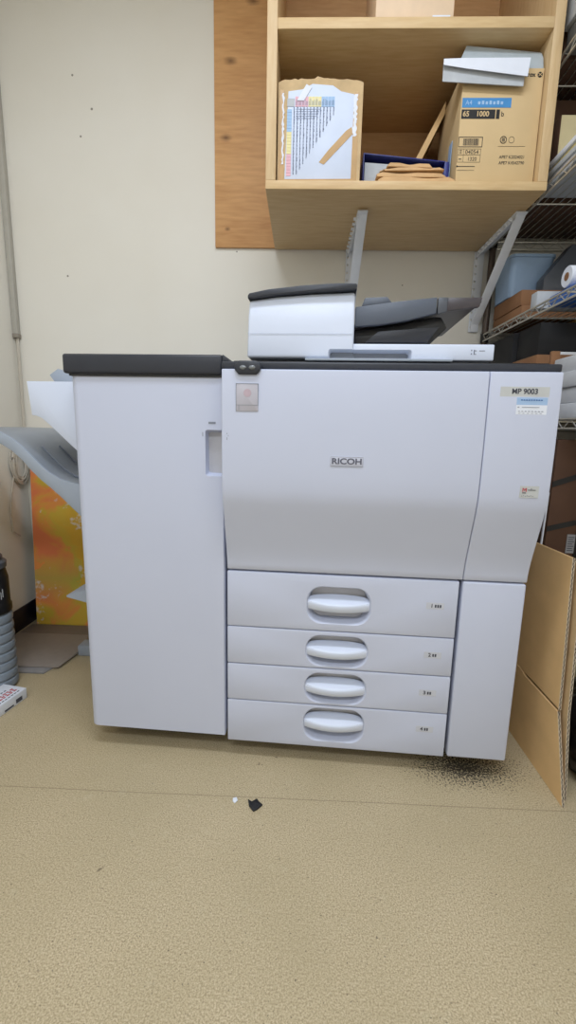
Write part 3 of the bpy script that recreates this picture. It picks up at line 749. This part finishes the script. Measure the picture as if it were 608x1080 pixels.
# upper outlet hood
b = BM()
prism(b, [(-.398, 1.022), (-.576, 1.022), (-.572, .975), (-.568, .931), (-.556, .930), (-.540, .924), (-.520, .907), (-.495, .884), (-.465, .856), (-.43, .824), (-.398, .805)], 'y', .10, .50, .0015)
obj('outlet_hood', b, WHITE2, fin, FC)
b = BM(); loft(b, [[(-.585, .22, 1.043), (-.645, .22, 1.083), (-.640, .22, 1.092), (-.575, .22, 1.055)][::-1], [(-.40, .34, 1.0), (-.645, .34, 1.083), (-.640, .34, 1.092), (-.40, .34, 1.02)][::-1]])
b.free(); b = BM()
prism(b, [(-.400, 1.0225), (-.552, 1.0225), (-.572, 1.050), (-.545, 1.068), (-.47, 1.034), (-.400, 1.030)], 'y', .20, .36, .001)
obj('upper_tray', b, MGREY if False else LGREY, fin, FC)
# lower stacking tray
top = [(-.95, .898), (-.85, .902), (-.75, .901), (-.70, .895), (-.666, .884), (-.635, .868), (-.605, .845), (-.58, .820), (-.555, .795), (-.53, .774), (-.50, .757), (-.465, .747), (-.43, .741), (-.398, .738)]
bot = [(-.95, .878), (-.85, .876), (-.75, .868), (-.70, .862), (-.666, .850), (-.635, .832), (-.605, .805), (-.58, .776), (-.555, .752), (-.53, .732), (-.50, .706), (-.465, .672), (-.43, .640), (-.398, .612)]
tr = BM(); prism(tr, [(x, z-.006) for x, z in top]+bot[::-1], 'y', .108, .50); tray = obj('output_tray', tr, mat('tray_grey', (140, 147, 156), .35, var=.03), fin, FC)
b = BM(); prism(b, top+bot[::-1], 'y', .098, .1075, .0012); obj('tray_lip', b, LGREY, tray, FC)
for yy in (.19, .28, .37):
    b = BM(); tube(b, [(x, yy, z-.004) for x, z in top[6:13]], .003, 6)
    obj('tray_rib', b, MGREY, tray, FC)
# booklet tray tip and rear foot at the left
b = BM(); loft(b, [[(-.398, .12, .432), (-.455, .12, .424), (-.517, .12, .402), (-.517, .12, .397), (-.455, .12, .383), (-.398, .12, .365)], [(-.398, .4, .432), (-.455, .4, .424), (-.517, .4, .402), (-.517, .4, .397), (-.455, .4, .383), (-.398, .4, .365)]])
obj('booklet_tray', b, LGREY, fin, FC)

# ------------------------------------------------------------------ left side of the floor
t = thing('canvas_painting', 'abstract orange and yellow canvas leaning on wall behind the finisher', 'painting', loc=(-.88, 1.72, 0))
A = math.atan2(.045, .74)
M = Matrix.Translation((-.88, 1.712, .001)) @ Matrix.Rotation(-A, 4, 'X')
b = BM(); box(b, -.295, .295, 0, .022, 0, .745, .0012, 2, M); cv = obj('stretched_canvas', b, mat('canvas_edge', (216, 208, 200), .8), t)
b = BM(); box(b, -.2945, .2945, -.0012, .0, .001, .744, 0, 2, M); obj('painted_face', b, PAINTM, t)

b = BM(); prism(b, [(-1.195, 1.585), (-.89, 1.575), (-.88, 1.700), (-1.19, 1.70)], 'z', .0005, .006, .0004)
single('floor_board', b, BOARDB, 'brownish grey board on floor, just in front of the orange canvas', 'board', group='boards on the floor')
b = BM(); prism(b, [(-1.20, 1.325), (-.868, 1.335), (-.850, 1.45), (-.875, 1.60), (-1.19, 1.60)], 'z', .0065, .012, .0004)
single('floor_board', b, BOARDG, 'large flat grey board on floor beside the ribbed bottle', 'board', group='boards on the floor')
b = BM(); prism(b, [(-1.20, 1.300), (-.905, 1.300), (-.885, 1.36), (-.90, 1.572), (-1.18, 1.572)], 'z', .0005, .006, .0004)
single('floor_board', b, mat('pale_grey_board', (140, 138, 138), .6), 'light grey board peeking out beneath the large flat grey board', 'board', group='boards on the floor')

t = thing('toner_bottle', 'tall grey ribbed toner bottle with black collar standing at far left', 'bottle', loc=(-1.020, 1.215, 0))
prof = [(.050, 0), (.058, .004)]
n = 8
for k in range(n):
    z = .006+k*.0335
    prof += [(.058, z), (.064, z+.004), (.066, z+.015), (.064, z+.027), (.0585, z+.0315)]
b = BM(); lathe(b, prof+[(.060, .277)], (-1.020, 1.215, 0), 48); obj('ribbed_body', b, BOTTLE, t)
b = BM(); lathe(b, [(.0645, .2772), (.066, .281), (.066, .30), (.0625, .305), (.0625, .395), (.060, .405), (.055, .4285)], (-1.020, 1.215, 0), 48); k_ = obj('black_collar', b, BLACK, t)
b = BM()
for i in range(8):
    a = -.95+.1*i+.0; x = -1.020+.0629*math.cos(a); y = 1.215+.0629*math.sin(a)
    box(b, -.0012, .0012, -.0006, .0006, .33+.006*(i % 3), .355+.009*(i % 2), 0, 2, Matrix.Translation((x, y, 0)) @ Matrix.Rotation(a+PI/2, 4, 'Z'))
obj('collar_lettering', b, PAPERG, k_)
b = BM(); lathe(b, [(.050, .4287), (.060, .432), (.061, .450), (.056, .455), (.050, .458), (.050, .470), (.044, .477), (.03, .484), (.012, .500), (.01, .506)], (-1.020, 1.215, 0), 48); obj('cap', b, DGREYP, t)

Mb = Matrix.Translation((-.945, 1.045, 0)) @ Matrix.Rotation(math.radians(-11), 4, 'Z')
t = thing('small_white_box', 'small white carton with red lettering lying before the ribbed bottle', 'box', M=Mb)
b = BM(); box(b, -.046, .046, -.13, .12, .0005, .036, .0012); wb = obj('carton_body', b, PAPER, t, Mb)
b = BM()
for k in range(6):
    for q in range(3): box(b, .004+.008*q, .0095+.008*q, .022+.014*k+.002*(q % 2), .030+.014*k+.003*((k+q) % 2), .0362, .0366)
b.transform(Mb); obj('red_lettering', b, REDINK, wb)
b = BM()
for i in range(7): box(b, .034, .0375, .02+i*.012, .028+i*.012, .0360, .0366)
for i in range(5): box(b, -.008, -.004, .03+i*.013, .037+i*.013, .0360, .0366)
box(b, .046, .0463, .075, .10, .006, .020); box(b, .046, .0463, .03, .065, .004, .010); b.transform(Mb); obj('black_lettering', b, INK, wb)

b = BM(); box(b, -.846, -.78, 1.44, 1.50, .0005, .042, .003)
single('pale_block', b, LGREY, 'small pale block on the floor peeking out behind the finisher', 'block')
# scraps on the floor
b = BM(); prism(b, [(-.083, .772), (-.073, .765), (-.061, .775), (-.055, .766), (-.045, .757), (-.058, .742), (-.066, .737), (-.078, .752)], 'z', .0004, .004, .0008)
single('plastic_chip', b, BLACK, 'black broken plastic chip lying on the floor before the copier', 'scrap')
b = BM(); prism(b, [(-.121, .774), (-.112, .777), (-.108, .768), (-.114, .759), (-.120, .765)], 'z', .0004, .003, .0006)
single('paper_scrap', b, PAPER, 'tiny white scrap on the floor left of the black chip', 'scrap')

# ------------------------------------------------------------------ flattened carton leaning by the copier
t = thing('flattened_carton', 'folded tan corrugated carton standing on edge between copier and rack', 'cardboard', loc=(.71, .95, 0))
def corr_edge(b, p0, p1, th, n):
    """zig-zag flute strip along an edge from p0 to p1 in y-z, thickness th in x starting at x0"""
    pass
b = BM(); prism(b, [(1.30, .2235), (.862, .2235), (.890, .612), (1.30, .600)], 'x', .697, .703); fp = obj('front_panel', b, CARD, t)
b = BM(); prism(b, [(1.30, .0008), (.793, .0008), (.862, .2150), (1.035, .2150), (1.05, .2215), (1.30, .2225)], 'x', .6955, .7015); lf = obj('lower_flap', b, CARD, t)
b = BM(); prism(b, [(1.30, .0008), (.815, .0008), (.848, .22), (.870, .60), (1.30, .59)], 'x', .712, .718); bp_ = obj('back_panel', b, CARDW, t)
def flutes(y0, z0, y1, z1, x0, x1, par):
    b = BM(); L = math.hypot(y1-y0, z1-z0); n = int(L/.007); pts = []
    for k in range(n+1):
        u = k/n; pts.append((x0+.001 if k % 2 else x1-.001, y0+(y1-y0)*u-.0006, z0+(z1-z0)*u))
    tube(b, pts, .0007, 4); tube(b, [(x0+.0003, y0-.0006, z0), (x0+.0003, y1-.0006, z1)], .0006, 4); tube(b, [(x1-.0003, y0-.0006, z0), (x1-.0003, y1-.0006, z1)], .0006, 4)
    obj('corrugated_edge', b, mat('flute_edge_paper', (222, 206, 182), .8), par)
    b = BM(); loft(b, [[(x0+.0006, y0-.0003, z0), (x1-.0006, y0-.0003, z0), (x1-.0006, y0+.001, z0), (x0+.0006, y0+.001, z0)], [(x0+.0006, y1-.0003, z1), (x1-.0006, y1-.0003, z1), (x1-.0006, y1+.001, z1), (x0+.0006, y1+.001, z1)]])
    obj('edge_shadow_gap', b, mat('flute_inside', (44, 33, 24), .9), par)
flutes(.793, .0012, .862, .2165, .6955, .7015, lf); flutes(.862, .2205, .890, .612, .697, .703, fp); flutes(.815, .0012, .848, .22, .712, .718, bp_); flutes(.848, .22, .870, .60, .712, .718, bp_)
b = BM(); box(b, .7032, .7118, 1.292, 1.300, .001, .58); obj('fold', b, CARD, t)

# ------------------------------------------------------------------ wire rack on the right
X0, X1, Y0, Y1 = .747, 1.235, .60, 1.775
rack = thing('wire_rack', 'chrome wire storage rack crowded with cartons at right', 'rack', loc=(.99, 1.19, 0))
for px, py in ((X0+.013, Y0+.013), (X1-.013, Y0+.013), (X0+.013, Y1-.013), (X1-.013, Y1-.013)):
    b = BM(); lathe(b, [(.010, 0), (.0125, .003), (.0125, 2.50), (.010, 2.503)], (px, py, .0005), 16); obj('post', b, POSTM, rack)
LEVELS = [.49, .925, 1.278, 1.63, 1.965, 2.40]
def truss(b, p0, p1, h, rot=False):
    p0, p1 = Vector(p0), Vector(p1); L = (p1-p0).length; n = max(2, int(L/.034)); up = Vector((0, 0, h))
    tube(b, [p0, p1], .0033, 6); tube(b, [p0+up, p1+up], .0033, 6)
    tube(b, [p0+(p1-p0)*(k/n)+(up if k % 2 else Vector()) for k in range(n+1)], .0017, 5)
for z in LEVELS:
    b = BM(); i = .010
    truss(b, (X0+.004, Y0+.02, z), (X0+.004, Y1-.02, z), .026); truss(b, (X1-.004, Y0+.02, z), (X1-.004, Y1-.02, z), .026)
    truss(b, (X0+.02, Y0+.004, z), (X1-.02, Y0+.004, z), .026); truss(b, (X0+.02, Y1-.004, z), (X1-.02, Y1-.004, z), .026)
    n = 19
    for k in range(1, n): x = X0+(X1-X0)*k/n; tube(b, [(x, Y0+.006, z+.027), (x, Y1-.006, z+.027)], .0016, 5)
    for k in range(1, 4): y = Y0+(Y1-Y0)*k/4-.02; tube(b, [(X0+.005, y, z+.022), (X1-.005, y, z+.022)], .0028, 6)
    obj('wire_shelf', b, CHROME, rack)
    b = BM()
    for px, py in ((X0+.013, Y0+.013), (X1-.013, Y0+.013), (X0+.013, Y1-.013), (X1-.013, Y1-.013)):
        lathe(b, [(.0128, -.004), (.0155, -.004), (.0165, .030), (.0128, .030)], (px, py, z), 14)
    obj('shelf_clip', b, BLACK, rack)

def carton(x0, x1, y0, y1, z0, z1, m, label, name='carton', cat='box', tape=True, group=None, tm=None):
    t = thing(name, label, cat, loc=((x0+x1)/2, (y0+y1)/2, z0), group=group)
    b = BM(); box(b, x0, x1, y0, y1, z0, z1, .002); bd = obj('carton_body', b, m, t)
    if tape:
        xc = (x0+x1)/2; b = BM(); box(b, xc-.024, xc+.024, y0-.0006, y1+.0006, z1-.05, z1+.0006); box(b, xc-.024, xc+.024, y0-.0006, y0+.001, z0, z0+.05); obj('tape', b, tm or TAPE, t)
    return t
def sh(i): return LEVELS[i]+.0290      # the top of shelf i

# top shelves
t = carton(.752, 1.12, .98, 1.36, sh(4)+.062, 2.335, mat('pale_grey_carton', (206, 210, 214), .6), 'pale grey carton on the rack upper shelf, cut by top edge', name='storage_carton', group='cartons in the wire rack')
b = BM(); box(b, .762, 1.10, 1.0, 1.355, sh(4), sh(4)+.0615, .003); single('dark_case', b, mat('grey_case', (112, 110, 106), .6), 'flat grey case beneath the pale grey carton on rack', 'case')
carton(.765, 1.20, 1.372, 1.74, sh(4), 2.25, CARDX, 'added carton at the back of the rack upper shelf, dark for shade', name='storage_carton', group='cartons in the wire rack', tm=CARDD)  # added in dark brown so the back of this shelf looks shaded
# shelf 3 (z 1.63)
carton(.775, 1.21, 1.470, 1.745, sh(3), 1.955, CARDX, 'brown carton beside the cabinet, darkened for shade behind the beige box', name='storage_carton', group='cartons in the wire rack', tm=CARDX)  # put in dark so the depth between these shelves reads as shade
for k in range(5):
    z = sh(3)+k*.0145
    b = BM(); rot_box(b, .765+.006*(k % 2), 1.10-.01*k, 1.02, 1.435, z, z+.0138, .012*((k*7) % 3-1), .001)
    single('paper_pad', b, [PAPERG, PAPER, PAPERG, mat('pale_yellow_paper', (220, 208, 150), .7), PAPER][k], ['bottom grey-white pad of the stack seen through the rack wires', 'second white pad up in stack under the beige box', 'middle grey-white pad in stack under the beige box', 'pale yellow pad in stack under the beige box', 'top white pad touching the beige box on rack'][k], 'paper pad', group='paper pads on the rack')
bb = carton(.778, 1.06, 1.37, 1.465, sh(3)+.0735, 1.853, CARDX, 'beige box with sides darkened for shade on a paper stack beside the cabinet right side', name='beige_box_shaded_sides', tape=False)  # dark body colour paints the shade on the sides; only the front stays beige
b = BM(); box(b, .780, 1.058, 1.3690, 1.3698, sh(3)+.075, 1.852); obj('beige_front', b, mat('beige_front', (206, 190, 146), .8), bb)
# shelf 2 (z 1.278)
carton(.781, 1.210, 1.50, 1.740, sh(2)+.001, 1.352, CARDD, 'lower brown carton on the rack behind the blue folder', name='storage_carton', group='cartons in the wire rack')
carton(.779, 1.210, 1.51, 1.740, 1.3535, 1.405, CARDD, 'upper flat brown carton beneath the pale blue tub on rack', name='storage_carton', group='cartons in the wire rack')
t = thing('plastic_tub', 'pale blue plastic tub on flat brown carton in the rack', 'tub', loc=(.84, 1.66, 1.4065))
b = BM(); loft(b, [[(p[0], p[1], 1.4065) for p in rrect(.775, .905, 1.60, 1.742, .02)], [(p[0], p[1], 1.538) for p in rrect(.768, .925, 1.59, 1.744, .02)]]); obj('tub_body', b, AQUA, t)
b = BM(); loft(b, [[(p[0], p[1], 1.5385) for p in rrect(.766, .928, 1.586, 1.746, .02)], [(p[0], p[1], 1.548) for p in rrect(.766, .928, 1.586, 1.746, .02)]]); obj('lid', b, AQUA, t)
b = BM(); prism(b, [(.860, 1.4065), (1.20, 1.4065), (1.20, 1.56), (.945, 1.56), (.860, 1.45)], 'y', 1.53, 1.583, .003)
single('grey_machine', b, DGREYP, 'dark grey slant-edged case right of the pale blue tub on rack', 'case')
b = BM(); rot_box(b, .765, .960, 1.365, 1.405, sh(2), sh(2)+.052, 0, .002); single('paper_bundle', b, PAPERG, 'grey-white paper bundle standing at left end of rack shelf', 'paper')
b = BM(); nx = 16
pts = [(.800+.22*k/nx, 1.3075+.030+.003*math.sin(k*1.7)) for k in range(nx+1)]
prism(b, [(.800, sh(2)), (1.02, sh(2))]+pts[::-1], 'y', 1.20, 1.355, .001)
single('blue_folder', b, BLUEB, 'bright blue plastic folder on rack shelf under the white roll', 'folder')
t = thing('white_roll', 'white paper roll lying on the bright blue folder in rack', 'roll', loc=(.84, 1.28, 1.341))
b = BM(); Mr = Matrix.Translation((.845, 1.27, 1.3715)) @ Matrix.Rotation(PI/2, 4, 'Y')
lathe(b, [(.012, -.045), (.0285, -.045), (.030, -.043), (.030, .043), (.0285, .045), (.012, .045)], (0, 0, 0), 32, Mr); obj('paper', b, PAPER, t)
b = BM(); lathe(b, [(.010, -.046), (.0118, -.046), (.0118, .046), (.010, .046)], (0, 0, 0), 20, Mr); obj('core', b, CARDD, t)
# shelf 1 (z .925): reams at the front, tan box, dark bags behind
for k in range(4):
    z = sh(1)+k*.0435; dx = (0, .004, -.002, .003)[k]
    b = BM(); rot_box(b, .768+dx, 1.06+dx, 1.00, 1.225, z, z+.0425, .01*((k % 3)-1), .003); 
    single('paper_ream', b, mat('ream_wrap', (214, 216, 220), .6, var=.04), ['bottom white paper ream on the rack beside copier top', 'second white paper ream up from the wire shelf', 'third white paper ream up beside the copier top', 'topmost white paper ream of the stack on rack'][k], 'paper ream', group='paper reams on the rack')
b = BM(); rot_box(b, .764, .790, 1.232, 1.244, sh(1), sh(1)+.20, .0, .002); single('brown_strip', b, CARDD, 'torn brown cardboard strip behind the white reams', 'cardboard')
carton(.768, 1.06, 1.330, 1.500, sh(1), 1.160, CARDD, 'tan box on the rack just behind the copier lid', name='storage_carton', group='cartons in the wire rack')
BLK = mat('black_box_card', (10, 10, 14), .7)
carton(.768, 1.21, 1.512, 1.742, sh(1), 1.262, BLK, 'large black box at back of rack level with the copier lid', name='black_box', tape=False)
carton(.780, 1.20, 1.352, 1.498, 1.1612, 1.262, BLK, 'flat black box lying on the tan box under the wire shelf', name='black_box', tape=False)
t = thing('silver_bar', 'thin silver bar lying on the tan box behind copier corner', 'bar', loc=(.93, 1.34, 1.1612))
b = BM(); rot_box(b, .825, 1.02, 1.335, 1.347, 1.1612, 1.170, .0, .001); obj('bar', b, STEEL, t)
b = BM(); rot_box(b, .819, .8248, 1.334, 1.348, 1.1612, 1.172, .0, .001); obj('end_cap', b, DGREYP, t)
# shelf 0 (z .49)
t = thing('strapped_carton', 'dark brown carton with black straps and white label beside the copier', 'box', loc=(.83, 1.3, sh(0)))
b = BM(); box(b, .775, .872, 1.16, 1.50, sh(0), .895, .002); cbd = obj('carton_body', b, CARDX, t)
Mt = Matrix.Translation((.823, 1.159, .79)) @ Matrix.Rotation(math.radians(-14), 4, 'Y')
b = BM()
prism(b, [(.7745, .755), (.7745, .772), (.8725, .806), (.8725, .789)], 'y', 1.1585, 1.1605); obj('strap', b, BLACK, t)
b = BM(); prism(b, [(.7745, .620), (.7745, .636), (.8725, .662), (.8725, .646)], 'y', 1.1585, 1.1605); obj('strap', b, BLACK, t)
b = BM(); box(b, .862, .8725, 1.1580, 1.1600, .50+.02, .80); obj('strap', b, BLACK, t)
b = BM(); box(b, .838, .862, 1.1578, 1.1600, .555, .613); lb = obj('address_label', b, mat('label_paper', (150, 150, 152), .6), t)
b = BM()
for k in range(7): box(b, .841, .859-.003*(k % 2), 1.1573, 1.1579, .562+k*.0068, .5645+k*.0068)
obj('label_lettering', b, INK, lb)
carton(.880, 1.20, 1.13, 1.50, sh(0), .87, CARDD, 'plain brown carton right of the strapped carton, cut by the edge', name='storage_carton', group='cartons in the wire rack')
b = BM(); prism(b, [(.757, sh(0)), (.7605, sh(0)), (.7645, .74), (.761, .74)], 'y', 1.150, 1.156); single('white_board', b, PAPER, 'thin white board edge standing between copier and strapped carton', 'board')
# black bag on the floor
b = BM(); t_ = bmesh.new(); bmesh.ops.create_icosphere(t_, subdivisions=5, radius=1)
for v in t_.verts:
    n_ = noise.noise(v.co*1.8)*.18+noise.noise(v.co*5)*.10; v.co *= 1+n_; v.co.z = max(v.co.z, -.90)
t_.transform(Matrix.Translation((.862, .90, .1452)) @ Matrix.Diagonal((.112, .12, .16, 1))); merge(b, t_)
single('rubbish_bag', b, mat('black_glossy_plastic', (18, 18, 22), .22), 'glossy black bag on the floor behind the folded carton', 'bag', smooth=60)

# ------------------------------------------------------------------ light
def area(name, loc, sx, sy, power, col, rx=0, rz=0):
    l = bpy.data.lights.new(name, 'AREA'); l.shape = 'RECTANGLE'; l.size = sx; l.size_y = sy; l.energy = power; l.color = col
    o = bpy.data.objects.new(name, l); COL.objects.link(o); o.location = loc; o.rotation_euler = (rx, 0, rz); return o
area('ceiling_lamp', (-.05, .25, 2.70), 1.25, .30, 24, (.87, .945, 1.06))
area('ceiling_lamp', (-.05, -1.35, 2.70), 1.25, .30, 33, (.87, .945, 1.06))
w = bpy.data.worlds.new('World'); S.world = w; w.use_nodes = True
w.node_tree.nodes['Background'].inputs[0].default_value = (.8, .85, 1, 1); w.node_tree.nodes['Background'].inputs[1].default_value = .05

# ------------------------------------------------------------------ camera
F, YAW, PITCH, ROLL = 472.27, .0294, .1801, .0216
cx, cy, cz = .0293, -.1902, .9046
cyw, syw, cp, sp = math.cos(YAW), math.sin(YAW), math.cos(PITCH), math.sin(PITCH)
f = Vector((-syw*cp, cyw*cp, -sp)); r = Vector((cyw, syw, 0)); u = r.cross(f)
c_, s_ = math.cos(ROLL), math.sin(ROLL)
r2 = c_*r+s_*u; u2 = -s_*r+c_*u
M = Matrix(((r2.x, u2.x, -f.x, cx), (r2.y, u2.y, -f.y, cy), (r2.z, u2.z, -f.z, cz), (0, 0, 0, 1)))
cam = bpy.data.cameras.new('camera'); co = bpy.data.objects.new('camera', cam); COL.objects.link(co); co.matrix_world = M
cam.sensor_fit = 'VERTICAL'; cam.sensor_height = 36; cam.lens = F/1080*36; cam.clip_start = .02
S.camera = co
vs = S.view_settings; vs.view_transform = 'Standard'; vs.look = 'None'; vs.gamma = 1; vs.use_curve_mapping = False; vs.exposure = 0
